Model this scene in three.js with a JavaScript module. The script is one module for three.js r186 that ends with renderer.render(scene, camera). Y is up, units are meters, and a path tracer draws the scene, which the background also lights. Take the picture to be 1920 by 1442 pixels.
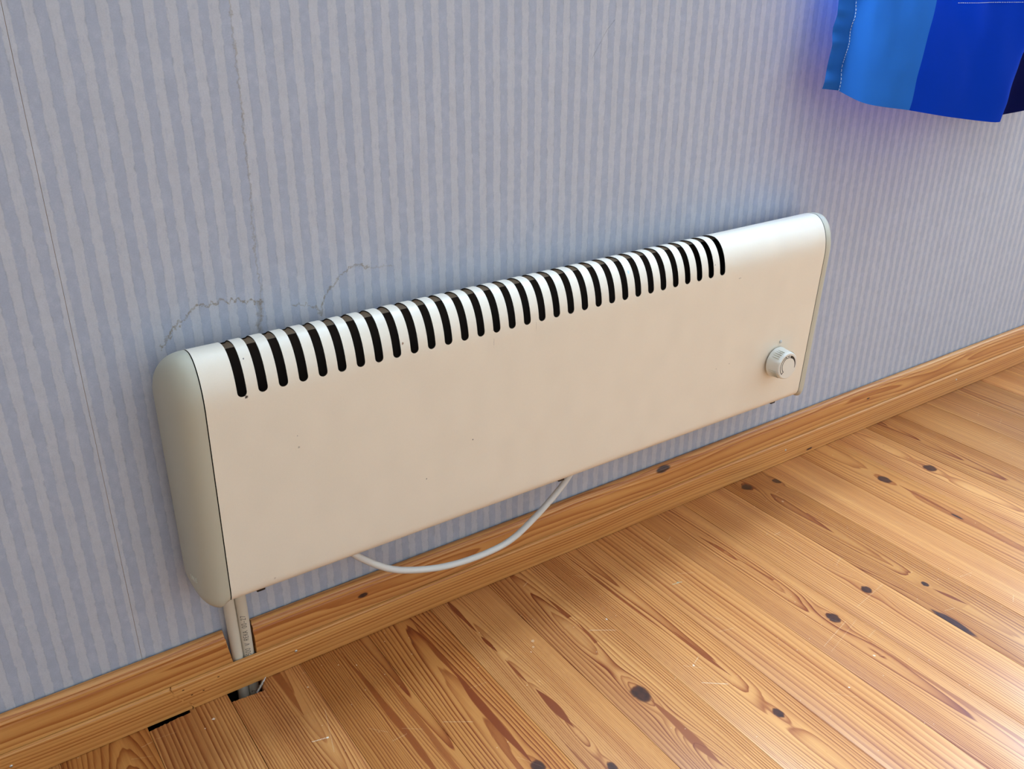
import * as THREE from 'three';
import { mergeGeometries, toCreasedNormals } from 'three/addons/utils/BufferGeometryUtils.js';
import { RoundedBoxGeometry } from 'three/addons/geometries/RoundedBoxGeometry.js';
import { RectAreaLightUniformsLib } from 'three/addons/lights/RectAreaLightUniformsLib.js';
import { FontLoader } from 'three/addons/loaders/FontLoader.js';
import { TextGeometry } from 'three/addons/geometries/TextGeometry.js';

// ---------------------------------------------------------------- camera, sky, daylight, exposure
const scene = new THREE.Scene();
const camera = new THREE.PerspectiveCamera(44.8097, 1920 / 1442, 0.02, 50);
camera.position.set(0, 0.83425, 0.92832);
camera.rotation.set(-0.445479, -0.601362, 0.00472, 'YXZ');
const renderer = new THREE.WebGLRenderer();
renderer.toneMapping = THREE.LinearToneMapping;
renderer.toneMappingExposure = 1.6;
renderer.shadowMap.enabled = true;
scene.background = new THREE.Color().setRGB(0.62, 0.8, 1.0);   // even sky beyond the windows
RectAreaLightUniformsLib.init();
const ROOM = { x0: -2.2, x1: 3.6, z1: 3.4, h: 2.45 };
const WIN1 = { x0: 0.55, x1: 1.6, y0: 0.85, y1: 2.15 };           // above the heater, its right side behind the curtain
const WIN2 = { x0: 2.3, x1: 3.4, y0: 0.85, y1: 2.15 };         // in the same wall, right of the curtain
function daylight(w, h, intensity, pos, look) {
  const l = new THREE.RectAreaLight(new THREE.Color().setRGB(0.55, 0.765, 1.0), intensity, w, h);
  l.position.set(...pos); l.lookAt(...look); l.castShadow = true; scene.add(l);
  return l;
}
for (const w of [WIN1, WIN2]) { const x = (w.x0 + w.x1) / 2, y = (w.y0 + w.y1) / 2; daylight(w.x1 - w.x0 - 0.09, w.y1 - w.y0 - 0.09, 22, [x, y, -0.012], [x, y, 1]); }

// ---------------------------------------------------------------- helpers
const V = (x, y, z) => new THREE.Vector3(x, y, z);
const clamp = (v, a = 0, b = 1) => Math.min(b, Math.max(a, v));
const lerp = (a, b, t) => a + (b - a) * t;
const sstep = (a, b, v) => { const t = clamp((v - a) / (b - a)); return t * t * (3 - 2 * t); };
function rng(seed) { let s = seed >>> 0; return () => { s = (s + 0x6D2B79F5) >>> 0; let t = s; t = Math.imul(t ^ (t >>> 15), t | 1); t ^= t + Math.imul(t ^ (t >>> 7), t | 61); return ((t ^ (t >>> 14)) >>> 0) / 4294967296; }; }
function hash(ix, iy, s) { let h = Math.imul(ix, 374761393) + Math.imul(iy, 668265263) + Math.imul(s, 1442695041); h = Math.imul(h ^ (h >>> 13), 1274126177); return ((h ^ (h >>> 16)) >>> 0) / 4294967296; }
function noise(x, y, s = 0) {                                       // value noise, -1 .. 1
  const ix = Math.floor(x), iy = Math.floor(y); let fx = x - ix, fy = y - iy;
  fx = fx * fx * (3 - 2 * fx); fy = fy * fy * (3 - 2 * fy);
  const a = hash(ix, iy, s), b = hash(ix + 1, iy, s), c = hash(ix, iy + 1, s), d = hash(ix + 1, iy + 1, s);
  return 2 * (a + (b - a) * fx + (c - a) * fy + (a - b - c + d) * fx * fy) - 1;
}
function texture(data, w, h, wrapS = THREE.ClampToEdgeWrapping, wrapT = THREE.ClampToEdgeWrapping) {
  const t = new THREE.DataTexture(data, w, h, THREE.RGBAFormat);
  t.colorSpace = THREE.SRGBColorSpace; t.magFilter = THREE.LinearFilter; t.minFilter = THREE.LinearFilter;
  t.wrapS = wrapS; t.wrapT = wrapT; t.needsUpdate = true; return t;
}
function mat(o) { const { physical, ...r } = o; return physical ? new THREE.MeshPhysicalMaterial(r) : new THREE.MeshStandardMaterial(r); }
function mesh(name, geo, m, parent = scene) {
  const o = new THREE.Mesh(geo, m); o.name = name; o.castShadow = o.receiveShadow = true; parent.add(o); return o;
}
function group(name, data, parent = scene) { const g = new THREE.Group(); g.name = name; Object.assign(g.userData, data || {}); parent.add(g); return g; }
function box(x0, x1, y0, y1, z0, z1) { const g = new THREE.BoxGeometry(x1 - x0, y1 - y0, z1 - z0); g.translate((x0 + x1) / 2, (y0 + y1) / 2, (z0 + z1) / 2); return g; }
function gridGeo(rows, uvs, closeRow = false) {                     // rows of points -> quads
  const pos = [], uv = [], idx = []; const n = rows[0].length;
  rows.forEach((r, i) => r.forEach((p, j) => { pos.push(p.x, p.y, p.z); const t = uvs ? uvs[i][j] : [j / (n - 1), i / (rows.length - 1)]; uv.push(t[0], t[1]); }));
  for (let i = 0; i < rows.length - 1; i++) for (let j = 0; j < n - 1; j++) { const a = i * n + j, b = a + 1, c = a + n, d = c + 1; idx.push(a, b, d, a, d, c); }
  const g = new THREE.BufferGeometry();
  g.setAttribute('position', new THREE.Float32BufferAttribute(pos, 3)); g.setAttribute('uv', new THREE.Float32BufferAttribute(uv, 2)); g.setIndex(idx); g.computeVertexNormals();
  return g;
}
const tube = (pts, r, n = 60, m = 16) => new THREE.TubeGeometry(new THREE.CatmullRomCurve3(pts), n, r, m);

// ---------------------------------------------------------------- wood
// Growth rings cut by the board's face: a distance to the pith, bent round the knots. u across (mm), z along (mm).
function woodData(W, H, wide, long, p) {
  const out = new Uint8Array(W * H * 4), S = p.seed;
  const knots = (p.knots || []).map((k) => ({ ...k, x: k.u * wide }));
  const field = (x, z) => {
    const xw = x + (p.wig ?? 3) * noise(z * 0.0045, 0.3, S) + (p.wig2 ?? 0.7) * noise(z * 0.02, x * 0.04, S + 1);
    const d = p.dep(z) + 1.2 * noise(z * 0.006, 1.7, S + 2);
    return Math.hypot(xw - p.xc - (p.drift || 0) * z, d);
  };
  for (const k of knots) k.f = field(k.x, k.z);
  const e = p.early, l = p.late;
  for (let j = 0; j < H; j++) for (let i = 0; i < W; i++) {
    const x = (i + 0.5) / W * wide, z = (j + 0.5) / H * long;
    let F = field(x, z), core = 0, halo = 0, rim = 0;
    for (const k of knots) {
      const dx = (x - k.x) / k.rx, dz = (z - k.z) / k.rz, stretch = Math.hypot(dx, dz * (1 / (k.pull || 2.2)));
      const d = Math.hypot(dx, dz);
      const w = Math.exp(-Math.pow(stretch / (k.reach || 2.0), 2));
      if (w > 0.01) F = lerp(F, k.f + (k.grow || 0.9) * k.rx * (stretch), w);
      const edge = 1 + 0.12 * noise(Math.atan2(dz, dx) * 2, k.z, S + 7);
      core = Math.max(core, 1 - sstep(edge * 0.86, edge * 1.05, d));
      rim = Math.max(rim, Math.exp(-Math.pow((d - edge) / 0.16, 2)) * 0.8);
      halo = Math.max(halo, Math.exp(-Math.pow(d / 2.1, 2)) * 0.55);
    }
    const ph = F / p.s + 0.9 * noise(F / (p.s * 4), 5.1, S + 3) + 0.1 * noise(x * 0.3, z * 0.01, S + 4);
    const t = ph - Math.floor(ph), n = hash(Math.floor(ph), 3, S + 9);
    let late = 1.12 * Math.pow(t, p.pow ?? 2.7) * (1 - sstep(0.9, 1, t)) * (0.45 + 0.75 * n) * (p.contrast ?? 1);
    late += 0.16 * noise(x * 0.05, z * 0.0022, S + 5) + 0.08 * noise(x * 0.9, z * 0.02, S + 6) + 0.05 * noise(x * 2.2, z * 0.05, S + 8);
    for (const s of p.streaks || []) {
      const a = (z - s.z0) / (s.z1 - s.z0);
      if (a > 0 && a < 1) {
        const cx = lerp(s.u0, s.u1, a) * wide + 1.2 * noise(z * 0.02, 9, S + 11), hw = s.w * (s.tip === 'start' ? Math.pow(a, 0.8) : s.tip === 'end' ? Math.pow(1 - a, 0.8) : Math.sin(Math.PI * a)) * (1 + 0.25 * noise(z * 0.03, 2, S + 12));
        late = Math.max(late, (s.k ?? 0.85) * (1 - sstep(hw * 0.75, hw * 1.05, Math.abs(x - cx))));
      }
    }
    late = clamp(late + halo * 0.3, -0.25, 1.1);
    const c = [0, 1, 2].map((q) => lerp(e[q], l[q], late));
    const kn = 0.5 + 0.5 * noise(x * 0.5, z * 0.3, S + 13);
    const kc = [44 + 30 * kn, 19 + 14 * kn, 9 + 6 * kn];
    const o = (j * W + i) * 4;
    for (let q = 0; q < 3; q++) out[o + q] = clamp(lerp(lerp(c[q], l[q] * 0.62, rim), kc[q], core), 0, 255);
    out[o + 3] = 255;
  }
  const put = (x, z, col, a) => { const i = Math.round(x / wide * W), j = Math.round(z / long * H); if (i < 0 || j < 0 || i >= W || j >= H) return; const o = (j * W + i) * 4; for (let q = 0; q < 3; q++) out[o + q] = lerp(out[o + q], col[q], a); };
  for (const m of p.marks || []) {                                    // paint flecks, dents, scratches, nail holes
    if (m.line) { const n = 160; for (let q = 0; q <= n; q++) put(lerp(m.line[0], m.line[2], q / n), lerp(m.line[1], m.line[3], q / n), m.col || [245, 235, 220], (m.a ?? 0.35) * (0.5 + 0.5 * hash(q, 1, S))); }
    else { const r = m.r, sx = wide / W, sz = long / H; for (let b = -r; b <= r; b += sz) for (let a = -r; a <= r; a += sx) if (Math.hypot(a, b) < r * (0.7 + 0.3 * noise(a * 2, b * 2, S))) put(m.x + a, m.z + b, m.col || [240, 236, 228], m.a ?? 0.9); }
  }
  return out;
}
const PINE = [200, 138, 77], PINE_DARK = [124, 54, 16];

// ---------------------------------------------------------------- floor: pine boards running away from the wall
const BW = 0.095, BX = 0.2988;                                        // board width, left edge of board 0
const floor = group('floor', { kind: 'structure', label: 'varnished knotty pine floorboards running away from the wall', category: 'floor' });
const col = (c, k, w = 0) => [clamp(c[0] * k + w, 0, 255), clamp(c[1] * k, 0, 255), clamp(c[2] * k - w, 0, 255)];
const boards = {
  '-4': { s: 3.4, xc: 40, dep: () => 14 }, 
  '-3': { s: 4.4, xc: 62, dep: (z) => 34 - 0.12 * z, tone: 0.93, warm: 8, contrast: 1.1 },
  '-2': { s: 5.0, xc: 150, dep: () => 30, contrast: 0.95, pow: 1.6, tone: 1.0, marks: [{ x: 68, z: 49, r: 2.2 }, { x: 55, z: 58, r: 1.2 }] },
  '-1': { s: 3.1, xc: 68, dep: (z) => 8 + 0.045 * z, contrast: 1.0, tone: 1.02, streaks: [{ u0: 0.66, z0: 10, u1: 0.67, z1: 105, w: 7, tip: 'end', k: 0.6 }], marks: [{ x: 73, z: 151, r: 2 }, { x: 86, z: 63, r: 1.2 }, { line: [55, 147, 73, 151], a: 0.7 }, { line: [88, 110, 70, 175] }] },
  '0': { s: 3.0, xc: 90, dep: (z) => 10 + 0.02 * z, tone: 0.9, warm: 8, contrast: 1.15, streaks: [{ u0: 0.55, z0: 20, u1: 0.62, z1: 330, w: 5, k: 0.7 }, { u0: 0.8, z0: 40, u1: 0.85, z1: 500, w: 4, k: 0.55 }], marks: [{ x: 39, z: 48, r: 1 }, { x: 58, z: 61, r: 1.1 }, { x: 80, z: 96, r: 0.9 }] },
  '1': { s: 5.2, xc: 50, dep: (z) => 26 - 0.06 * z, tone: 0.93, warm: 8, contrast: 1.25, wig: 6, knots: [{ u: 0.63, z: 322, rx: 6.5, rz: 9 }], streaks: [{ u0: 0.62, z0: 130, u1: 0.6, z1: 316, w: 7, k: 0.95 }, { u0: 0.66, z0: 30, u1: 0.6, z1: 170, w: 3.5, k: 0.8 }], marks: [{ x: 13, z: 42, r: 1 }, { x: 31, z: 83, r: 0.9 }, { line: [5, 205, 35, 225] }] },
  '2': { s: 2.1, xc: 32, dep: (z) => 20 - 0.03 * z, tone: 1.0, contrast: 0.85, knots: [{ u: 0.35, z: 369, rx: 4.5, rz: 6.5 }], streaks: [{ u0: 0.3, z0: 8, u1: 0.31, z1: 96, w: 3.6, k: 1.0 }, { u0: 0.31, z0: 104, u1: 0.32, z1: 142, w: 3.2, k: 1.0 }, { u0: 0.32, z0: 158, u1: 0.33, z1: 212, w: 2, k: 0.8 }, { u0: 0.34, z0: 222, u1: 0.35, z1: 300, w: 5.5, k: 0.95 }, { u0: 0.1, z0: 290, u1: 0.12, z1: 440, w: 1.6, k: 0.7 }], marks: [{ x: 80, z: 150, r: 3, a: 0.35 }, { x: 74, z: 160, r: 2, a: 0.4 }, { x: 66, z: 166, r: 1 }] },
  '3': { s: 3.3, xc: 40, dep: (z) => 26 - 0.05 * z, tone: 1.0, contrast: 1.15, wig: 5, knots: [{ u: 0.42, z: 302, rx: 9.5, rz: 13, reach: 2.4 }], streaks: [{ u0: 0.55, z0: 88, u1: 0.58, z1: 140, w: 4, tip: 'start', k: 0.85 }, { u0: 0.44, z0: 315, u1: 0.45, z1: 440, w: 6.5, k: 0.75 }, { u0: 0.62, z0: 150, u1: 0.55, z1: 200, w: 3, tip: 'start', k: 0.8 }], marks: [{ x: 94, z: 171, r: 2 }, { line: [60, 175, 90, 195], a: 0.5 }] },
  '4': { s: 2.9, xc: 58, dep: (z) => 12 + 0.02 * z, tone: 1.03, contrast: 1.1, knots: [{ u: 0.63, z: 418, rx: 5, rz: 7.5 }], streaks: [{ u0: 0.6, z0: 235, u1: 0.62, z1: 345, w: 3, k: 0.85 }, { u0: 0.42, z0: 20, u1: 0.5, z1: 240, w: 2.5, k: 0.8 }], marks: [{ x: 33, z: 302, r: 2, a: 0.7 }, { line: [20, 330, 45, 350], a: 0.6 }] },
  '5': { s: 7.5, xc: 140, dep: () => 40, tone: 1.05, contrast: 0.75, pow: 2.2, marks: [{ x: 40, z: 166, r: 2.4, col: [150, 175, 150], a: 0.7 }, { line: [30, 165, 46, 168], col: [190, 200, 180], a: 0.6 }, { x: 70, z: 438, r: 1.5 }] },
  '6': { s: 2.7, xc: 55, dep: (z) => 8 + 0.03 * Math.abs(z - 150), tone: 1.03, contrast: 1.0, knots: [{ u: 0.71, z: 342, rx: 7, rz: 9.5 }], streaks: [{ u0: 0.55, z0: 95, u1: 0.6, z1: 150, w: 3.4, tip: 'start', k: 0.75 }, { u0: 0.62, z0: 170, u1: 0.66, z1: 240, w: 3, tip: 'start', k: 0.75 }, { u0: 0.7, z0: 360, u1: 0.78, z1: 700, w: 3.6, k: 0.6 }], marks: [{ line: [10, 372, 75, 356], a: 0.45 }, { line: [10, 384, 90, 362], a: 0.35 }, { x: 50, z: 420, r: 2, a: 0.6 }] },
  '7': { s: 4.2, xc: 110, dep: () => 22, tone: 1.03, contrast: 0.95, knots: [{ u: 0.65, z: 329, rx: 6, rz: 7.5 }], marks: [{ line: [20, 345, 90, 334], a: 0.4 }] },
  '8': { s: 4.0, xc: 46, dep: (z) => 6 + 0.035 * z, tone: 0.89, warm: 8, contrast: 1.0, knots: [{ u: 0.34, z: 41, rx: 8.5, rz: 8 }, { u: 0.94, z: 56, rx: 6, rz: 7 }, { u: 0.5, z: 368, rx: 4, rz: 5.5 }, { u: 0.04, z: 440, rx: 6.5, rz: 28 }], streaks: [{ u0: 0.55, z0: 150, u1: 0.57, z1: 200, w: 3, tip: 'end', k: 0.7 }, { u0: 0.5, z0: 380, u1: 0.6, z1: 430, w: 3, k: 0.85 }], marks: [{ x: 48, z: 105, r: 2.4, a: 0.6 }] },
  '9': { s: 3.4, xc: -20, dep: () => 15, tone: 1.06, contrast: 0.85 },
  '10': { s: 6.5, xc: 60, dep: (z) => 15 + 0.02 * z, tone: 0.98, warm: 6, contrast: 0.9, knots: [{ u: 0.6, z: 156, rx: 8, rz: 11 }, { u: 0.59, z: 292, rx: 2.2, rz: 10 }], streaks: [{ u0: 0.66, z0: 180, u1: 0.6, z1: 288, w: 4, k: 0.75 }, { u0: 0.58, z0: 300, u1: 0.55, z1: 420, w: 3, k: 0.6 }] },
  '11': { s: 3.6, xc: 62, dep: (z) => 16 + 0.05 * Math.abs(z - 175), tone: 1.06, contrast: 0.95, knots: [{ u: 0.65, z: 177, rx: 9, rz: 10 }], streaks: [{ u0: 0.62, z0: 125, u1: 0.65, z1: 165, w: 4, tip: 'start', k: 0.5 }] },
  '12': { s: 4.6, xc: 40, dep: (z) => 5 + 0.05 * z, tone: 0.9, warm: 8, contrast: 1.05, streaks: [{ u0: 0.35, z0: 20, u1: 0.4, z1: 95, w: 4, tip: 'end', k: 0.8 }] },
  '13': { s: 5.0, xc: 120, dep: () => 20, tone: 0.95, warm: 4, contrast: 0.9 },
};
const boardMats = {};
for (let k = -4; k <= 19; k++) {
  const r = rng(900 + k * 17), b = boards[k] || { s: 2.6 + 3 * r(), xc: r() * 130 - 20, dep: () => 10 + 20 * hash(k, 2, 5), tone: 0.92 + 0.16 * r(), contrast: 0.85 + 0.25 * r() };
  const tone = b.tone ?? 1, specks = [];
  for (let q = 0; q < 16; q++) specks.push({ x: r() * 95, z: r() * 640, r: 0.35 + 0.5 * r(), a: 0.75 });
  for (let q = 0; q < 4; q++) { const x = r() * 95, z = 30 + r() * 600, a = (r() - 0.3) * 40; specks.push({ line: [x, z, x + 10 + r() * 16, z + a], a: 0.14 }); }
  const d = woodData(256, 1024, 95, 800, { ...b, seed: 40 + k * 7, early: col(PINE, tone, b.warm || 0), late: col(PINE_DARK, tone, b.warm || 0), marks: [...(b.marks || []), ...specks] });
  boardMats[k] = mat({ map: texture(d, 256, 1024, THREE.ClampToEdgeWrapping, THREE.MirroredRepeatWrapping), roughness: 0.4, physical: true, clearcoat: 0.3, clearcoatRoughness: 0.3 });
}
const jag = (a, b, z0, z1, n, amp, s) => { const o = []; for (let i = 0; i <= n; i++) o.push([lerp(a, b, i / n), lerp(z0, z1, i / n) + amp * (hash(i, s, 3) - 0.5)]); return o; };
function boardGeo(x0, x1, zEnd, front) {                              // front: outline of the wall end, from x0 to x1, as [x, z]
  const g = 0.0002, top = 0, th = 0.022, bev = 0.0005;
  const sh = new THREE.Shape();
  const pts = (front || [[x0, 0.002], [x1, 0.002]]).map(([x, z]) => [clamp(x, x0 + g + bev, x1 - g - bev), z]);
  sh.moveTo(pts[0][0], -pts[0][1]); for (const q of pts.slice(1)) sh.lineTo(q[0], -q[1]);
  sh.lineTo(x1 - g - bev, -zEnd); sh.lineTo(x0 + g + bev, -zEnd); sh.closePath();
  const e = new THREE.ExtrudeGeometry(sh, { depth: th - bev * 2, bevelEnabled: true, bevelThickness: bev, bevelSize: bev, bevelSegments: 2, curveSegments: 2 });
  e.rotateX(-Math.PI / 2); e.translate(0, top - th + bev, 0);
  const p = e.attributes.position, uv = e.attributes.uv;
  for (let i = 0; i < p.count; i++) uv.setXY(i, (p.getX(i) - x0) / (x1 - x0), p.getZ(i) / 0.8);
  return toCreasedNormals(e, 0.6);
}
for (let k = Math.floor((ROOM.x0 - BX) / BW); k <= Math.floor((ROOM.x1 - BX) / BW); k++) {
  const x0 = BX + k * BW, x1 = x0 + BW; let front = null;
  if (k === -2) front = [...jag(x0, 0.158, 0.0268, 0.0242, 22, 0.0016, 5), [0.1592, 0.004], [x1, 0.004]];
  if (k === -1) front = [[x0, 0.0352], ...jag(0.2046, 0.2442, 0.0356, 0.0384, 20, 0.0014, 8), [0.2446, 0.030], [0.2456, 0.0262], [0.2478, 0.0240], [0.2482, 0.002], [x1, 0.002]];
  const m = boardMats[k] || boardMats[(((k % 19) + 19) % 19)];
  mesh('plank', boardGeo(x0, x1, ROOM.z1, front), m, floor);
}
mesh('void_shade_sheet', box(ROOM.x0, ROOM.x1, -0.14, -0.0005, -0.0009, 0.0003), mat({ color: 0x15110d, roughness: 1 }), floor);  // near-black sheet added over the wall foot, painting the shade in the floor holes
mesh('void_shade_bottom', box(ROOM.x0, ROOM.x1, -0.14, -0.12, 0, ROOM.z1), mat({ color: 0x15110d, roughness: 1 }), floor);  // bottom of the void, its darkness put into the near-black colour

// ---------------------------------------------------------------- walls, ceiling, windows
const STRIPE = 0.0197, S0 = 0.1408, SEAM = 0.1211, ROLL = STRIPE * 27;
const stains = [                                                       // dried water marks and small cracks on the paper: [x, y] along the line
  { pts: [[0.3138, 0.84], [0.3138, 0.7817], [0.3134, 0.7049], [0.3127, 0.6152], [0.3092, 0.5332], [0.3113, 0.4967], [0.3096, 0.4814], [0.3041, 0.4499]], w: 0.0008, a: 0.33, j: 0.003 },
  { pts: [[0.2, 0.452], [0.2087, 0.4639], [0.221, 0.477], [0.2321, 0.4822], [0.2391, 0.489], [0.2681, 0.4906], [0.2881, 0.4882], [0.3096, 0.4814]], w: 0.0012, a: 0.62, j: 0.005 },
  { pts: [[0.309, 0.482], [0.3065, 0.468], [0.3041, 0.446]], w: 0.0028, a: 0.32, j: 0.004 },
  { pts: [[0.345, 0.471], [0.3544, 0.4702], [0.3691, 0.463], [0.3763, 0.451]], w: 0.0011, a: 0.42, j: 0.004 },
  { pts: [[0.3763, 0.451], [0.3799, 0.4693], [0.3858, 0.4782], [0.3954, 0.4851], [0.4046, 0.4944], [0.4142, 0.5004], [0.4286, 0.5028], [0.4371, 0.4968]], w: 0.0011, a: 0.55, j: 0.004 },
  { pts: [[0.4371, 0.4968], [0.4682, 0.4937]], w: 0.0008, a: 0.25, j: 0.003 },
  { pts: [[0.7856, 0.7467], [0.773, 0.7345], [0.7523, 0.7039]], w: 0.0003, a: 0.45, j: 0.0006, col: [90, 88, 92] },
  { pts: [[1.243, 0.565], [1.2445, 0.575]], w: 0.0004, a: 0.5, col: [80, 80, 90] },
  { pts: [[0.2155, 0.2405], [0.2165, 0.2425]], w: 0.0007, a: 0.8, col: [60, 52, 48] },
];
const PAPER_LIGHT = [192, 193, 201], PAPER_DARK = [173, 178, 194];
function paperData(W, H, x0, wide, y0, high, marks, seed) {
  const out = new Uint8Array(W * H * 4);
  const near = marks ? stains.map((s) => ({ ...s, bx0: Math.min(...s.pts.map((q) => q[0])) - 0.012, bx1: Math.max(...s.pts.map((q) => q[0])) + 0.012, by0: Math.min(...s.pts.map((q) => q[1])) - 0.012, by1: Math.max(...s.pts.map((q) => q[1])) + 0.012 })) : [];
  for (let j = 0; j < H; j++) for (let i = 0; i < W; i++) {
    const x = x0 + (i + 0.5) / W * wide, y = y0 + (j + 0.5) / H * high;
    const band = (x - S0) / STRIPE + 0.5, id = Math.floor(band), f = band - id;     // light stripe in the middle of each period
    const rag = (side) => 0.022 * noise(y * 38, id * 3 + side, 11) + 0.026 * noise(y * 160, id * 3 + side, 12) + 0.018 * noise(y * 600, id * 3 + side, 13);
    const lo = 0.255 + rag(0), hi = 0.745 + rag(1);
    let w = sstep(lo - 0.012, lo + 0.012, f) * (1 - sstep(hi - 0.012, hi + 0.012, f));
    const fib = noise(x * 900, y * 130, 21), cloud = noise(x * 220, y * 160, 22) + 0.6 * noise(x * 70, y * 45, 23), fine = noise(x * 1900, y * 1900, 24);
    w = clamp(w + 0.16 * cloud * (1 - w) + 0.12 * fine - (fib > 0.55 ? 0.3 * w : 0));
    let k = 1 + 0.022 * fine + 0.014 * cloud;
    if (Math.abs(f - lo) < 0.035 || Math.abs(f - hi) < 0.035) k -= 0.06 * clamp(fib + 0.3);
    let r = lerp(PAPER_DARK[0], PAPER_LIGHT[0], w) * k, g = lerp(PAPER_DARK[1], PAPER_LIGHT[1], w) * k, b = lerp(PAPER_DARK[2], PAPER_LIGHT[2], w) * k;
    for (const s of near) if (x > s.bx0 && x < s.bx1 && y > s.by0 && y < s.by1) {
      const jx = x + (s.j ?? 0.0018) * 0.5 * (noise(x * 260, y * 260, 31) + 0.6 * noise(x * 900, y * 900, 32)), jy = y + (s.j ?? 0.0018) * 0.7 * (noise(x * 330, y * 100, 33) + 0.5 * noise(x * 1000, y * 700, 34));
      let d = 9; for (let q = 0; q < s.pts.length - 1; q++) { const [ax, ay] = s.pts[q], [bx, by] = s.pts[q + 1], t = clamp(((jx - ax) * (bx - ax) + (jy - ay) * (by - ay)) / ((bx - ax) ** 2 + (by - ay) ** 2)); d = Math.min(d, Math.hypot(jx - ax - t * (bx - ax), jy - ay - t * (by - ay))); }
      const a = s.a * (1 - sstep(s.w * 0.3, s.w * 1.5, d)) * (0.85 + 0.4 * noise(x * 500, y * 500, 35)), c = s.col || [134, 119, 100];
      r = lerp(r, c[0], a); g = lerp(g, c[1], a); b = lerp(b, c[2], a);
    }
    const o = (j * W + i) * 4; out[o] = clamp(r, 0, 255); out[o + 1] = clamp(g, 0, 255); out[o + 2] = clamp(b, 0, 255); out[o + 3] = 255;
  }
  return out;
}
const uvBox = (g, f) => { const p = g.attributes.position, uv = g.attributes.uv; for (let i = 0; i < p.count; i++) { const t = f(p.getX(i), p.getY(i), p.getZ(i)); uv.setXY(i, t[0], t[1]); } return g; };
const PW = STRIPE * 20, plainPaper = texture(paperData(1024, 1024, S0 - STRIPE / 2, PW, 0, PW, false, 1), 1024, 1024, THREE.RepeatWrapping, THREE.RepeatWrapping);
const paperMat = mat({ map: plainPaper, roughness: 0.85 });
const wallUV = (x, y, z) => [(x - S0 + STRIPE / 2 + z) / PW, y / PW];
const TH = 0.16;
const wallBack = group('wall_back', { kind: 'structure', label: 'wall papered in ragged pale grey and lilac vertical stripes', category: 'wall' });
const wx0 = ROOM.x0 - TH, wx1 = ROOM.x1 + TH;
mesh('wall_core', mergeGeometries([
  box(wx0, WIN1.x0, -0.14, ROOM.h, -TH, -0.001), box(WIN1.x1, WIN2.x0, -0.14, ROOM.h, -TH, -0.001), box(WIN2.x1, wx1, -0.14, ROOM.h, -TH, -0.001),
  ...[WIN1, WIN2].flatMap((w) => [box(w.x0, w.x1, -0.14, w.y0, -TH, -0.001), box(w.x0, w.x1, w.y1, ROOM.h, -TH, -0.001)]),
].map((g) => uvBox(g, wallUV))), paperMat, wallBack);
const rolls = []; for (let n = -1; n <= 3; n++) rolls.push([SEAM + n * ROLL, SEAM + (n + 1) * ROLL]);
const PH = 0.83;                                                       // papered in strips; this height holds the marks
for (const [a, b] of rolls) {
  const t = texture(paperData(1024, 2048, a, b - a, 0, PH, true, 2), 1024, 2048);
    mesh('wallpaper_strip', uvBox(box(a + (a < 0.2 && a > 0 ? 0.0002 : 0), b - (b < 0.2 ? 0.0002 : 0), 0, PH, -0.001, 0), (x, y) => [(x - a) / (b - a), y / PH]), mat({ map: t, roughness: 0.85 }), wallBack);
}
mesh('wallpaper_joint', box(SEAM - 0.0012, SEAM + 0.0012, 0.05, PH, -0.0011, -0.0006), mat({ color: 0xa88252, roughness: 0.9 }), wallBack);
const cream = mat({ color: new THREE.Color().setRGB(0.74, 0.69, 0.61), roughness: 0.85 });
const plaster = mat({ color: new THREE.Color().setRGB(0.72, 0.7, 0.66), roughness: 0.9 });
const S = (name, geo, m, label) => { const o = mesh(name, geo, m); Object.assign(o.userData, { kind: 'structure', label, category: name.split('_')[0] }); return o; };
S('wall_left', uvBox(box(ROOM.x0 - TH, ROOM.x0, -0.14, ROOM.h, 0, ROOM.z1), wallUV), cream, 'cream painted side wall left of the heater');
S('wall_front', uvBox(box(wx0, wx1, -0.14, ROOM.h, ROOM.z1, ROOM.z1 + TH), wallUV), cream, 'cream painted wall opposite the heater');
S('wall_right', uvBox(box(ROOM.x1, ROOM.x1 + TH, -0.14, ROOM.h, 0, ROOM.z1), wallUV), cream, 'cream painted side wall right of the heater');
S('ceiling', box(wx0, wx1, ROOM.h, ROOM.h + 0.1, -TH, ROOM.z1 + TH), plaster, 'plain white ceiling');
const frameMat = mat({ color: new THREE.Color().setRGB(0.75, 0.74, 0.71), roughness: 0.45 });
const paneMat = mat({ physical: true, color: 0xffffff, roughness: 0.02, transmission: 1, thickness: 0, ior: 1.45 });
function windowUnit(name, w, h, label) {
  const g = group(name, { kind: 'structure', label, category: 'window' });
  const f = 0.045;
  mesh('frame', mergeGeometries([box(0, f, 0, h, -0.06, 0), box(w - f, w, 0, h, -0.06, 0), box(f, w - f, 0, f, -0.06, 0), box(f, w - f, h - f, h, -0.06, 0), box(w / 2 - 0.025, w / 2 + 0.025, f, h - f, -0.06, 0)]), frameMat, g);
  for (const x of [f, w / 2 + 0.025]) mesh('pane', box(x, x + w / 2 - f - 0.025, f, h - f, -0.034, -0.030), paneMat, g);
  mesh('sill', box(0, w, -0.02, 0, -0.02, 0.024), frameMat, g);
  return g;
}
windowUnit('window_1', WIN1.x1 - WIN1.x0, WIN1.y1 - WIN1.y0, 'white framed window above the heater').position.set(WIN1.x0, WIN1.y0, -0.02);
windowUnit('window_2', WIN2.x1 - WIN2.x0, WIN2.y1 - WIN2.y0, 'white framed window right of the blue curtain').position.set(WIN2.x0, WIN2.y0, -0.02);

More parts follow.
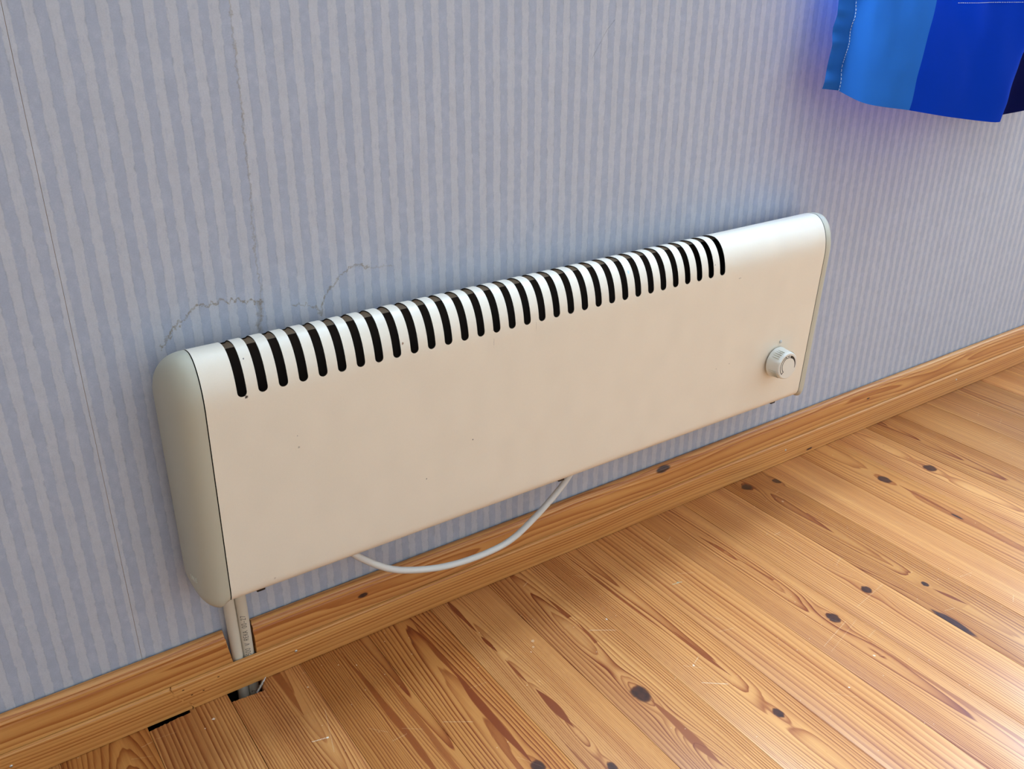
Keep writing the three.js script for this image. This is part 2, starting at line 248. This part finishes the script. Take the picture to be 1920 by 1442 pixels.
// ---------------------------------------------------------------- baseboard: notched upper moulding over a front strip
const base = group('baseboard_back', { kind: 'structure', label: 'varnished pine baseboard with a notch cut for two cables', category: 'baseboard' });
const upperProf = [[0.002, 0.0375], [0.0145, 0.0375], [0.0150, 0.0415], [0.0140, 0.0448], [0.0136, 0.055], [0.0131, 0.064], [0.0124, 0.0708], [0.0116, 0.0728], [0.0122, 0.0738], [0.0121, 0.0762], [0.0112, 0.0778], [0.0106, 0.0782], [0.0108, 0.0792], [0.0100, 0.0812], [0.0085, 0.0828], [0.0065, 0.0835], [0.003, 0.0835], [0.002, 0.083]];
const lowerProf = [[0.0157, 0.0005], [0.0197, 0.0005], [0.0200, 0.002], [0.0200, 0.036], [0.0196, 0.0388], [0.0186, 0.0405], [0.0172, 0.0412], [0.0157, 0.0410]];
function sweep(prof, xa, xb, nx, L, X) {                               // prof closed (z, y); xa, xb: ends as functions of y
  let s = [0]; for (let i = 1; i < prof.length; i++) s.push(s[i - 1] + Math.hypot(prof[i][0] - prof[i - 1][0], prof[i][1] - prof[i - 1][1]));
  const tot = s[s.length - 1], rows = [], uvs = [];
  prof.forEach(([z, y], i) => { const r = [], u = []; for (let j = 0; j <= nx; j++) { const x = lerp(xa(y), xb(y), j / nx); r.push(V(x, y, z)); u.push([(x - X) / L, s[i] / tot]); } rows.push(r); uvs.push(u); });
  const parts = [gridGeo(rows, uvs)];
  for (const [fx, flip] of [[xa, true], [xb, false]]) {
    const sh = new THREE.Shape(prof.map(([z, y]) => new THREE.Vector2(z, y))), g = new THREE.ShapeGeometry(sh), p = g.attributes.position;
    for (let i = 0; i < p.count; i++) { const z = p.getX(i), y = p.getY(i); p.setXYZ(i, fx(y), y, z); g.attributes.uv.setXY(i, 0.3 + z * 2, y / 0.1); }
    if (flip) { const ix = g.index.array; for (let i = 0; i < ix.length; i += 3) { const t = ix[i]; ix[i] = ix[i + 1]; ix[i + 1] = t; } }
    g.computeVertexNormals(); parts.push(g);
  }
  return toCreasedNormals(mergeGeometries(parts), 0.7);
}
const BL = 2.2, BX0 = -0.15;
const TRIM = [216, 153, 84], TRIM_DARK = [170, 97, 40];
const T90 = (d, W, H) => { const o = new Uint8Array(W * H * 4); for (let j = 0; j < H; j++) for (let i = 0; i < W; i++) for (let q = 0; q < 4; q++) o[(i * H + j) * 4 + q] = d[(j * W + i) * 4 + q]; return o; };
const mm = (x) => (x - BX0) * 1000;
const trimTex = (p) => texture(T90(woodData(160, 2048, 60, 2200, { early: TRIM, late: TRIM_DARK, ...p }), 160, 2048), 2048, 160, THREE.MirroredRepeatWrapping, THREE.ClampToEdgeWrapping);
// across the upper moulding: 0 = hidden bottom edge, 1 = back of its top
const upMat = mat({ physical: true, map: trimTex({ seed: 301, s: 7.5, xc: 34, wig: 8, wig2: 0.4, dep: (z) => 7 + 5 * noise(z * 0.005, 4, 9), contrast: 1.0, pow: 1.7, knots: [{ u: 0.56, z: mm(0.394), rx: 2.6, rz: 6, pull: 5 }, { u: 0.53, z: mm(1.438), rx: 1.2, rz: 4 }, { u: 0.80, z: mm(0.9205), rx: 5, rz: 13, pull: 4 }] }), roughness: 0.4, clearcoat: 0.3, clearcoatRoughness: 0.25 });
const loMat = mat({ physical: true, map: trimTex({ seed: 333, s: 6.0, xc: 120, wig: 5, wig2: 0.3, dep: () => 12, contrast: 0.95, pow: 1.8, knots: [{ u: 0.22, z: mm(1.2743), rx: 2.2, rz: 7, pull: 4 }], marks: [[0.1547, 0.0376], [0.1965, 0.0363], [0.1774, 0.0238], [0.1628, 0.0241]].map(([x, y]) => ({ x: (0.004 + y) / 0.0545 * 60, z: mm(x), r: 1.6, col: [58, 32, 16], a: 0.9 })) }), roughness: 0.4, clearcoat: 0.3, clearcoatRoughness: 0.25 });
const wob = (x, n, a) => (y) => x + a * noise(y * 420, n, 71);
mesh('upper_moulding', sweep(upperProf, () => ROOM.x0, (y) => 0.2128 + (0.0835 - y) * 0.12 + 0.0008 * noise(y * 500, 1, 71), 4, BL, BX0), upMat, base);
mesh('upper_moulding', sweep(upperProf, (y) => 0.2478 + 0.0006 * noise(y * 600, 2, 71), () => ROOM.x1, 4, BL, BX0), upMat, base);
const SPLICE = 0.0009;
const joint = (y) => 0.1425 + sstep(0.036, 0.003, y) * 0.019 + 0.0016 * noise(y * 350, 3, 71) + 0.0008 * noise(y * 1200, 4, 71);
const lowerFine = []; for (let i = 0; i < lowerProf.length; i++) { const a = lowerProf[i], b = lowerProf[(i + 1) % lowerProf.length]; const n = i === 2 ? 18 : 1; for (let q = 0; q < n; q++) lowerFine.push([lerp(a[0], b[0], q / n), lerp(a[1], b[1], q / n)]); }
mesh('lower_strip', sweep(lowerFine, () => ROOM.x0, (y) => joint(y) - SPLICE, 4, BL, BX0), loMat, base);
mesh('lower_strip', sweep(lowerFine, (y) => joint(y) + SPLICE, () => ROOM.x1, 4, BL, BX0), loMat, base);
const steel = mat({ color: new THREE.Color().setRGB(0.62, 0.62, 0.6), metalness: 1, roughness: 0.35 });
for (const [x, y] of [[0.2949, 0.023], [1.2077, 0.025], [-0.0313, 0.0246], [1.7226, 0.0269]]) {
  const g = new THREE.SphereGeometry(0.0019, 14, 8, 0, Math.PI * 2, 0, Math.PI / 2); g.rotateX(Math.PI / 2); g.scale(1, 1, 0.5); g.translate(x, y, 0.02);
  mesh('nail_head', g, steel, base);
}

// ---------------------------------------------------------------- electric panel heater
const HX0 = 0.2135, HX1 = 1.1520, YB = 0.1655;
const heater = group('panel_heater', { label: 'long low cream electric panel heater mounted on the striped wall', category: 'heater' });
const enamel = (map) => mat({ physical: true, color: map ? 0xffffff : new THREE.Color().setRGB(0.80, 0.755, 0.68), map, roughness: 0.38, clearcoat: 0.15, clearcoatRoughness: 0.3 });
// cross-section of the front sheet, (z, y), from the folded lower lip up the front and over the top
const bez = (a, b, c, d, n) => { const o = []; for (let i = 0; i <= n; i++) { const t = i / n, m = 1 - t; o.push([0, 1].map((q) => m * m * m * a[q] + 3 * m * m * t * b[q] + 3 * m * t * t * c[q] + t * t * t * d[q])); } return o; };
const prof = [
  ...bez([0.030, YB + 0.001], [0.040, YB], [0.046, YB], [0.054, YB], 3).slice(0, -1),
  ...bez([0.054, YB], [0.064, YB], [0.0692, YB + 0.005], [0.0698, YB + 0.016], 7).slice(0, -1),
  ...bez([0.0698, YB + 0.016], [0.0732, 0.26], [0.0766, 0.33], [0.0800, 0.408], 12).slice(0, -1),
  ...bez([0.0800, 0.408], [0.0812, 0.4390], [0.0680, 0.4640], [0.0500, 0.4640], 18).slice(0, -1),
  ...bez([0.0500, 0.4640], [0.0370, 0.4640], [0.0250, 0.4600], [0.0190, 0.4470], 9),
];
const ps = [0]; for (let i = 1; i < prof.length; i++) ps.push(ps[i - 1] + Math.hypot(prof[i][0] - prof[i - 1][0], prof[i][1] - prof[i - 1][1]));
const PTOT = ps[ps.length - 1];
const pn = prof.map((_, i) => { const a = prof[Math.max(0, i - 1)], b = prof[Math.min(prof.length - 1, i + 1)], dz = b[0] - a[0], dy = b[1] - a[1], l = Math.hypot(dz, dy); return [dy / l, -dz / l]; });
const at = (s, off = 0) => { let i = 1; while (i < ps.length - 1 && ps[i] < s) i++; const t = clamp((s - ps[i - 1]) / (ps[i] - ps[i - 1])); const nz = lerp(pn[i - 1][0], pn[i][0], t), ny = lerp(pn[i - 1][1], pn[i][1], t); return [lerp(prof[i - 1][0], prof[i][0], t) + off * nz, lerp(prof[i - 1][1], prof[i][1], t) + off * ny, nz, ny]; };
const sAtY = (y) => { for (let i = 1; i < prof.length; i++) if (prof[i][0] > 0.06 && prof[i][1] >= y && prof[i - 1][1] < y) return lerp(ps[i - 1], ps[i], (y - prof[i - 1][1]) / (prof[i][1] - prof[i - 1][1])); return 0; };
const SLOT0 = 0.2530, PITCH = 0.02196, NSLOT = 32, SW = 0.0050;        // half width
const sB = sAtY(0.4165), sT = PTOT - 0.012;
{
  const pos = [], nor = [], uv = [], idx = [];
  const TK = 0.0013;
  const vtx = (x, s, off, n) => { const q = at(s, off); pos.push(x, q[1], q[0]); const N = n || [0, off < 0 ? -q[3] : q[3], off < 0 ? -q[2] : q[2]]; nor.push(...N); uv.push((x - HX0) / (HX1 - HX0), s / PTOT); return pos.length / 3 - 1; };
  const quad = (a, b, c, d, f) => { if (f) idx.push(a, c, b, a, d, c); else idx.push(a, b, c, a, c, d); };
  // a strip of sheet from x = a .. b, s from sa .. sb (given at both x)
  const strip = (a, b, sa0, sa1, sb0, sb1) => {
    const cut = ps.filter((s) => s > Math.max(sa0, sa1) + 1e-6 && s < Math.min(sb0, sb1) - 1e-6);
    const L = [sa0, ...cut, sb0], R = [sa1, ...cut, sb1];
    for (const off of [0, -TK]) { let p = null; for (let i = 0; i < L.length; i++) { const q = [vtx(a, L[i], off), vtx(b, R[i], off)]; if (p) quad(p[0], p[1], q[1], q[0], off < 0); p = q; } }
  };
  const wall = (x0, s0, x1, s1) => {                                    // cut edge of the sheet
    const n = Math.max(1, ps.filter((s) => s > Math.min(s0, s1) && s < Math.max(s0, s1)).length); let p = null;
    for (let i = 0; i <= n; i++) { const x = lerp(x0, x1, i / n), s = lerp(s0, s1, i / n); const dx = x1 - x0, ds = s1 - s0, l = Math.hypot(dx, ds), q0 = at(s); const tz = -q0[3], ty = q0[2]; const N = [-ds / l, dx / l * ty, dx / l * tz]; const q = [vtx(x, s, 0, N), vtx(x, s, -TK, N)]; if (p) quad(p[0], p[1], q[1], q[0]); p = q; }
  };
  let x = HX0 + 0.0012; const xe = HX1 - 0.0012; const NR = 8;
  for (let k = 0; k < NSLOT; k++) {
    const c = SLOT0 + k * PITCH; strip(x, c - SW, 0, 0, PTOT, PTOT);
    for (let i = 0; i < NR; i++) {
      const a = c - SW * Math.cos(Math.PI * i / NR), b = c - SW * Math.cos(Math.PI * (i + 1) / NR);
      const ya = sB + SW - Math.sqrt(Math.max(0, SW * SW - (a - c) ** 2)), yb = sB + SW - Math.sqrt(Math.max(0, SW * SW - (b - c) ** 2));
      strip(a, b, 0, 0, ya, yb); strip(a, b, sT, sT, PTOT, PTOT);
      wall(b, yb, a, ya); 
    }
    wall(c - SW, sB + SW, c - SW, sT); wall(c + SW, sT, c + SW, sB + SW); wall(c - SW, sT, c + SW, sT);
    x = c + SW;
  }
  strip(x, xe, 0, 0, PTOT, PTOT);
  wall(HX0 + 0.0012, PTOT, HX0 + 0.0012, 0); wall(xe, 0, xe, PTOT);
  const g = new THREE.BufferGeometry();
  g.setAttribute('position', new THREE.Float32BufferAttribute(pos, 3)); g.setAttribute('normal', new THREE.Float32BufferAttribute(nor, 3)); g.setAttribute('uv', new THREE.Float32BufferAttribute(uv, 2)); g.setIndex(idx);
  // enamel with its chips, scuffs and drips
  const W = 2048, H = 640, d = new Uint8Array(W * H * 4), C = [238, 226, 207];
  for (let j = 0; j < H; j++) for (let i = 0; i < W; i++) { const n = 1 + 0.006 * noise(i * 0.9, j * 0.9, 3) + 0.008 * noise(i * 0.02, j * 0.02, 4), o = (j * W + i) * 4; for (let q = 0; q < 3; q++) d[o + q] = clamp(C[q] * n, 0, 255); d[o + 3] = 255; }
  const mark = (xw, y, r, c, a = 0.9, kx = 1, ky = 1) => { const px = (xw - HX0) / (HX1 - HX0) * W, py = sAtY(y) / PTOT * H, sx = W / (HX1 - HX0), sy = H / PTOT; for (let j = -16; j <= 16; j++) for (let i = -16; i <= 16; i++) { const dd = Math.hypot(i / sx / kx, j / sy / ky); if (dd > r * (0.75 + 0.4 * noise(i * 0.9, j * 0.9, 5))) continue; const X = Math.round(px + i), Y = Math.round(py + j); if (X < 0 || Y < 0 || X >= W || Y >= H) continue; const o = (Y * W + X) * 4; for (let q = 0; q < 3; q++) d[o + q] = lerp(d[o + q], c[q], a); } };
  mark(0.2565, 0.4150, 0.0017, [35, 25, 20], 0.95, 1.2); mark(0.4365, 0.4310, 0.0016, [130, 90, 60], 0.8); mark(0.6470, 0.4300, 0.0015, [60, 55, 55], 0.8, 1.8, 0.6);
  mark(0.5560, 0.42, 0.0012, [70, 65, 60], 0.5, 2, 0.5); mark(0.5560, 0.4050, 0.0016, [150, 140, 130], 0.5, 0.3, 4); mark(0.3065, 0.340, 0.0012, [150, 140, 128], 0.6, 1.3, 1.2); mark(0.306, 0.354, 0.0007, [120, 110, 100], 0.7);
  mark(0.5285, 0.2800, 0.0011, [60, 50, 42], 0.9); mark(0.463, 0.245, 0.0009, [90, 80, 70], 0.9); mark(0.6170, 0.4120, 0.0015, [190, 175, 160], 0.7, 0.3, 5); mark(0.9700, 0.405, 0.0016, [150, 140, 125], 0.6, 2.5, 0.5); mark(0.768, 0.449, 0.0022, [170, 215, 235], 0.8, 0.6, 1.4);
  mark(0.975, 0.27, 0.0009, [140, 128, 115], 0.7); mark(0.9485, 0.268, 0.0009, [140, 128, 115], 0.7); mark(0.92, 0.433, 0.0012, [140, 132, 125], 0.6); mark(0.262, 0.452, 0.0009, [60, 55, 52], 0.8); mark(0.265, 0.1800, 0.0016, [190, 172, 150], 0.6);
  mesh('front_panel', g, enamel(texture(d, W, H)), heater);
}
// moulded end caps: the same section drawn in and rounded off over the last three centimetres
const CAPL = 0.0325, ZB = 0.018;
const capProf = [[ZB, YB + 0.001], ...prof.map(([z, y]) => [Math.max(z, ZB + 0.0005), y]), [ZB, 0.440]];
function capGeo(dir) {
  const rows = [], n = 14;
  for (let i = 0; i <= n; i++) {
    const th = i / n * Math.PI / 2, sn = Math.sin(th), k = Math.pow(Math.max(0, 1 - Math.pow(sn, 2.6)), 1 / 2.6);
    const r = capProf.map(([z, y]) => { const ay = clamp(y, YB + 0.040, 0.464 - 0.050), drop = 0.007 * sstep(0, 0.35, sn) * (1 - sstep(YB, YB + 0.06, y)); return V((dir < 0 ? HX0 : HX1) + dir * CAPL * sn, lerp(ay, y - drop, k), lerp(ZB, z, k)); });
    rows.push(dir < 0 ? r : r.slice().reverse());
  }
  return gridGeo(rows);
}
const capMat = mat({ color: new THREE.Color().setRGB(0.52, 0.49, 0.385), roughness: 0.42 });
mesh('end_cap', capGeo(-1), capMat, heater); mesh('end_cap', capGeo(1), capMat, heater);
const brown = mat({ color: 0x24160c, roughness: 0.55 }), blackM = mat({ color: 0x0c0c0c, roughness: 0.4 });
for (const x of [HX0, HX1]) {                                          // black strip added behind the sheet-to-cap gap, painting its shade
  const rows = [[-0.003, -0.0020], [0.003, -0.0020], [0.003, -0.0032], [-0.003, -0.0032], [-0.003, -0.0020]].map(([dx, off]) => ps.map((s) => { const q = at(s, off); return V(x + dx, q[1], q[0]); }));
  mesh('gap_shade', gridGeo(rows), blackM, heater);
}
mesh('back_plate', box(HX0 - 0.004, HX1 + 0.004, YB + 0.012, 0.446, ZB + 0.0005, ZB + 0.002), brown, heater);
mesh('heating_element', mergeGeometries([box(0.34, 1.08, 0.26, 0.315, 0.044, 0.052), box(0.34, 1.08, 0.335, 0.338, 0.036, 0.062)]), blackM, heater);
for (const [x, y] of [[0.395, 0.352], [0.66, 0.37], [0.89, 0.362], [0.80, 0.365]]) mesh('element_bracket', box(x - 0.016, x + 0.016, y - 0.004, y + 0.004, 0.034, 0.058), mat({ color: 0x55524c, roughness: 0.35, metalness: 0.7 }), heater);
for (const x of [0.25, 0.6774, 1.1019]) { const g = new RoundedBoxGeometry(0.010, 0.004, 0.010, 2, 0.001); g.translate(x, YB + 0.0004, 0.0575); mesh('bottom_clip', g, blackM, heater); }
for (const x of [0.36, 1.02]) mesh('wall_bracket', box(x, x + 0.03, 0.24, 0.40, 0.0002, ZB + 0.001), mat({ color: 0x8d8a84, roughness: 0.5, metalness: 0.5 }), heater);
// thermostat knob
{
  const cx = 1.0785, cy = 0.2495, zf = 0.0985, tilt = Math.atan2(0.0102, 0.24);
  const knob = group('thermostat_knob', { label: 'ribbed white dial with a printed 20 and two arcs' }, heater);
  const km = mat({ color: new THREE.Color().setRGB(0.78, 0.77, 0.70), roughness: 0.35 });
  const lp = [[0, -0.022], [0.0240, -0.022], [0.0240, -0.0205], [0.0234, -0.0195], [0.0216, -0.0035], [0.0210, -0.0010], [0.0198, 0], [0, 0]].map((q) => new THREE.Vector2(...q));
  const lg = toCreasedNormals(new THREE.LatheGeometry(lp, 72), 0.5); lg.rotateX(Math.PI / 2);
  mesh('dial', lg, km, knob);
  const ribs = []; for (let i = 0; i < 40; i++) { if (i % 10 > 4) continue; const a = i / 40 * Math.PI * 2 + 0.25; const g = new THREE.CylinderGeometry(0.0005, 0.0006, 0.015, 6); g.rotateX(Math.PI / 2); g.rotateY(0); g.translate(0, 0.0226, -0.0115); const m4 = new THREE.Matrix4().makeRotationZ(a); g.applyMatrix4(m4); ribs.push(g); }
  mesh('grip_ribs', mergeGeometries(ribs), mat({ color: new THREE.Color().setRGB(0.55, 0.53, 0.42), roughness: 0.5 }), knob);
  const cv = document.createElement('canvas'); cv.width = cv.height = 512; const c = cv.getContext('2d');
  c.fillStyle = 'rgb(229,222,209)'; c.fillRect(0, 0, 512, 512); c.translate(256, 256);
  const cres = (a0, a1, w0, w1) => { const R = 218, n = 40; c.beginPath(); for (let i = 0; i <= n; i++) { const a = lerp(a0, a1, i / n); c.lineTo(R * Math.sin(a), -R * Math.cos(a)); } for (let i = n; i >= 0; i--) { const a = lerp(a0, a1, i / n), r = R - lerp(w0, w1, i / n); c.lineTo(r * Math.sin(a), -r * Math.cos(a)); } c.closePath(); };
  c.strokeStyle = '#111'; c.lineWidth = 17; cres(-0.33, -2.25, 34, 58); c.stroke();
  c.fillStyle = '#0b0b0b'; cres(0.30, 1.95, 56, 14); c.fill();
  c.font = 'bold 84px sans-serif'; c.textAlign = 'center'; c.textBaseline = 'middle'; c.fillStyle = '#222'; c.fillText('20', -2, -190);
  const ct = new THREE.CanvasTexture(cv); ct.colorSpace = THREE.SRGBColorSpace; 
  const dg = new THREE.CircleGeometry(0.0197, 48); dg.translate(0, 0, 0.00015); mesh('dial_print', dg, mat({ map: ct, roughness: 0.35 }), knob);
  knob.position.set(cx, cy, zf); knob.rotation.x = -tilt;
  const ig = new THREE.SphereGeometry(0.0028, 16, 10); ig.scale(1, 1, 0.6); ig.translate(1.0840, 0.2800, 0.0745); mesh('indicator_light', ig, mat({ color: new THREE.Color().setRGB(0.55, 0.55, 0.52), roughness: 0.3 }), heater);
}
// raised lettering on the left cap
const font = await new FontLoader().loadAsync('fonts/droid/droid_sans_regular.typeface.json');
{
  const lm = mat({ color: new THREE.Color().setRGB(0.70, 0.68, 0.57), roughness: 0.4 });
  const xAt = (z) => HX0 - CAPL * Math.pow(1 - Math.pow((z - ZB) / 0.0537, 2.6), 1 / 2.6);
  [['I', 0.0385], ['N', 0.0420], ['E', 0.0480]].forEach(([ch, z]) => {
    const g = new TextGeometry(ch, { font, size: 0.0056, depth: 0.0006, curveSegments: 3 }); g.translate(0, 0, -0.0001);
    const z2 = z + 0.004, R = V(xAt(z2) - xAt(z), 0, z2 - z).normalize(), U = V(0, 1, 0);
    const o = mesh('letter', g, lm, heater); o.position.set(xAt(z), 0.1962, z); o.quaternion.setFromRotationMatrix(new THREE.Matrix4().makeBasis(R, U, R.clone().cross(U)));
  });
}
// the heater's own cord, looping out of its underside
const cordMat = mat({ color: new THREE.Color().setRGB(0.72, 0.70, 0.66), roughness: 0.5 });
mesh('power_cord', tube([V(0.352, 0.200, 0.047), V(0.362, 0.172, 0.046), V(0.3751, 0.1525, 0.045), V(0.4182, 0.1145, 0.045), V(0.4512, 0.0982, 0.045), V(0.5036, 0.0833, 0.045), V(0.5651, 0.0791, 0.045), V(0.6064, 0.0853, 0.045), V(0.6459, 0.107, 0.045), V(0.6786, 0.1308, 0.045), V(0.7004, 0.1508, 0.045), V(0.712, 0.168, 0.045), V(0.716, 0.2, 0.045)], 0.0044, 120, 16), cordMat, heater);

// ---------------------------------------------------------------- supply cables and loose screw
const cableCol = new THREE.Color().setRGB(0.68, 0.60, 0.48);  // cream made warmer: the warm shading in the notch is put into this colour
function supplyCable(x, xb, r, label, text) {
  const g = new THREE.TubeGeometry(new THREE.CatmullRomCurve3([V(x, 0.30, r + 0.0006), V(x, 0.16, r + 0.0006), V(lerp(x, xb, 0.6), 0.08, r + 0.0006), V(xb, 0.02, r + 0.0006), V(xb, -0.06, r + 0.001), V(xb, -0.119, r + 0.004)]), 60, r, 24);
  let m = mat({ color: cableCol, roughness: 0.5 });
  if (text) {
    const cv = document.createElement('canvas'); cv.width = 2048; cv.height = 256; const c = cv.getContext('2d');
    c.fillStyle = 'rgb(214,202,182)'; c.fillRect(0, 0, 2048, 256);  // same cream, with the warm shading in it
    c.fillStyle = '#4a4640'; c.font = '34px monospace'; c.textBaseline = 'middle'; c.textAlign = 'left';
    // one turn of the cable is 256 px high, its 419 mm length 2048 px wide, from the top down
    const nn = g.attributes.normal, ring = 36 * 25, toCam = V(-0.24, 0.75, 0.92).normalize(); let best = -2, vBest = 0;
    for (let q = 0; q < 24; q++) { const dt = V(nn.getX(ring + q), nn.getY(ring + q), nn.getZ(ring + q)).dot(toCam); if (dt > best) { best = dt; vBest = q / 24; } }
    for (const [px, str] of [[1270, '500 V REKA 00-27'], [1560, '2']]) for (const dv of [-1, 0, 1]) { c.save(); c.translate(px, (1 - vBest + dv) * 256); c.rotate(Math.PI); c.scale(0.92, 1.45); c.fillText(str, 0, 0); c.restore(); }
    const t = new THREE.CanvasTexture(cv); t.colorSpace = THREE.SRGBColorSpace; t.wrapT = THREE.RepeatWrapping; m = mat({ map: t, roughness: 0.5 });
  }
  const o = mesh('supply_cable', g, m); Object.assign(o.userData, { label, category: 'cable', group: 'cables rising from the floor to the heater' });
  return o;
}
supplyCable(0.2247, 0.2262, 0.0068, 'plain cream cable, the left one of the pair in the baseboard notch').name = 'supply_cable';
supplyCable(0.2388, 0.2396, 0.0070, 'cream cable with grey printed lettering, right one in the baseboard notch', { v: 0.72, k: 1.35 }).name = 'supply_cable_001';
{
  const scr = group('loose_screw', { label: 'small zinc screw sticking up beside the cables in the floor hole', category: 'screw' });
  const A = V(0.2515, 0.0060, 0.0240), B = V(0.2355, -0.003, 0.0345), L = A.distanceTo(B), parts = [];
  const lp = []; const n = 11; lp.push(new THREE.Vector2(0, 0)); for (let i = 0; i <= n; i++) { const y = i / n * L * 0.98, r = 0.0017 * Math.min(1, 0.25 + i / 4); lp.push(new THREE.Vector2(r * 0.72, y)); lp.push(new THREE.Vector2(r * 1.25, y + L / n * 0.45)); } lp.push(new THREE.Vector2(0, L * 1.03));
  const g = new THREE.LatheGeometry(lp, 14); mesh('threaded_shank', toCreasedNormals(g, 0.3), steel, scr);
  scr.position.copy(A); scr.quaternion.setFromUnitVectors(V(0, 1, 0), B.clone().sub(A).normalize());
}

// ---------------------------------------------------------------- blue curtain at the window
const curtain = group('curtain', { label: 'blue cotton curtain with light and royal bands and a navy fold, hanging beside the window', category: 'curtain' });
{
  // columns across the cloth: hem point, point about 15 cm higher, both as [x, y, z]
  const C = {
    a: [[1.1200, 0.6490, 0.060], [1.1370, 0.7619, 0.055]], b: [[1.1468, 0.6442, 0.065], [1.1673, 0.7613, 0.060]],
    c: [[1.1590, 0.6310, 0.100], [1.1820, 0.7620, 0.085]], d: [[1.2163, 0.6206, 0.130], [1.2686, 0.7609, 0.110]],
    e: [[1.3060, 0.6045, 0.150], [1.3850, 0.7600, 0.120]], f: [[1.4057, 0.5912, 0.165], [1.5000, 0.7560, 0.135]],
    g: [[1.4200, 0.5935, 0.155], [1.5150, 0.7560, 0.125]], h: [[1.5200, 0.5850, 0.095], [1.5700, 0.7560, 0.080]], i: [[1.5950, 0.5700, 0.065], [1.6300, 0.7560, 0.060]], k: [[1.70, 0.590, 0.09], [1.72, 0.756, 0.09]], l: [[1.80, 0.59, 0.06], [1.82, 0.756, 0.06]],
  };
  const cloth = (c, o = {}) => mat({ physical: true, color: new THREE.Color().setRGB(...c), roughness: 0.95, specularIntensity: 0.08, transmission: 0.22, thickness: 0, ...o, side: THREE.DoubleSide });
  const sheet = (keys, m, name, n = 18, pucker = 0, y1 = 2.16) => {
    const lo = new THREE.CatmullRomCurve3(keys.map((k) => V(...C[k][0])), false, 'centripetal'), mid = new THREE.CatmullRomCurve3(keys.map((k) => V(...C[k][1])), false, 'centripetal');
    const rows = []; const NV = 90;
    for (let i = 0; i <= NV; i++) {
      const r = [], y = i / NV;
      for (let j = 0; j <= n; j++) {
        const p = lo.getPoint(j / n), q = mid.getPoint(j / n), h = y * y * 0.75 + y * 0.25;
        const Y = lerp(p.y, y1, h), t = (Y - p.y) / (q.y - p.y), tt = t < 1 ? t : 1 + 1.4 * (1 - Math.exp(-(t - 1) / 1.4));
        const x = lerp(p.x, q.x, tt), z = lerp(p.z, q.z, Math.min(tt, 1.6)) + 0.006 * noise(x * 20, Y * 9, 81) + 0.0016 * noise(x * 60, Y * 30, 82);
        const pk = pucker * Math.sin(Y * 128 + 1.1 * noise(Y * 40, 3, 83)) * (name === 'side_hem' ? 1 - 0.6 * j / n : Math.exp(-j / 2.2) * 0.4);
        r.push(V(x + (name === 'side_hem' ? -0.8 * pk * (1 - j / n) - 0.006 * (1 - j / n) * (1 - sstep(0, 0.03, Y - p.y)) : 0), Y, Math.max(0.03, z + pk)));
      }
      rows.push(r);
    }
    mesh(name, gridGeo(rows), m, curtain); return rows;
  };
  const light = cloth([0.02, 0.115, 0.37]), royal = cloth([0.001, 0.032, 0.34]), navy = cloth([0.004, 0.006, 0.06]);
  sheet(['a', 'b'], light, 'side_hem', 8, 0.0042);
  const main = sheet(['b', 'c', 'd'], light, 'light_blue_band', 24, 0.0042);
  const rb = sheet(['d', 'e', 'f', 'g'], royal, 'royal_blue_band', 30);
  sheet(['g', 'h', 'i', 'k', 'l'], navy, 'navy_fold', 30);  // much darker blue stretch, turning back from the royal edge
  // stitches: down the side hem and along the top of the deep bottom hem
  const thread = mat({ color: new THREE.Color().setRGB(0.62, 0.68, 0.72), roughness: 0.8 }), st = [];
  const stitch = (a, b, n) => { for (let i = 0; i < n; i++) { const p = a.clone().lerp(b, i / n), q = a.clone().lerp(b, (i + 0.62) / n); st.push(tube([p, p.clone().lerp(q, 0.5).add(V(0, 0, 0.0006)), q], 0.00035, 3, 5)); } };
  for (let i = 0; i < 30; i++) { const p = main[i][0].clone().add(V(0, 0, 0.0012)), q = main[i + 1][0].clone().add(V(0, 0, 0.0012)); stitch(p, q, Math.max(1, Math.round(p.distanceTo(q) / 0.0042))); }
mesh('stitching', mergeGeometries(st), thread, curtain); st.length = 0;
  const onRoyal = (j, Y) => { let i = 0; while (i < rb.length - 2 && rb[i + 1][j].y < Y) i++; return rb[i][j].clone().lerp(rb[i + 1][j], clamp((Y - rb[i][j].y) / (rb[i + 1][j].y - rb[i][j].y))).add(V(0, 0, 0.0014)); };
  for (let j = 4; j < 27; j++) { const p = onRoyal(j, 0.757 - 0.0002 * j), q = onRoyal(j + 1, 0.757 - 0.0002 * (j + 1)); stitch(p, q, Math.max(1, Math.round(p.distanceTo(q) / 0.0042))); }
  mesh('stitching', mergeGeometries(st), thread, curtain);
  const rod = new THREE.CylinderGeometry(0.009, 0.009, 3.6, 20); rod.rotateZ(Math.PI / 2); rod.translate(1.5, 2.18, 0.09);
  const ro = mesh('curtain_rod', rod, frameMat); Object.assign(ro.userData, { label: 'white curtain rod above the window', category: 'rod' });
}
scene.traverse((o) => { if (o.isMesh) { o.castShadow = true; o.receiveShadow = true; } });
renderer.render(scene, camera);
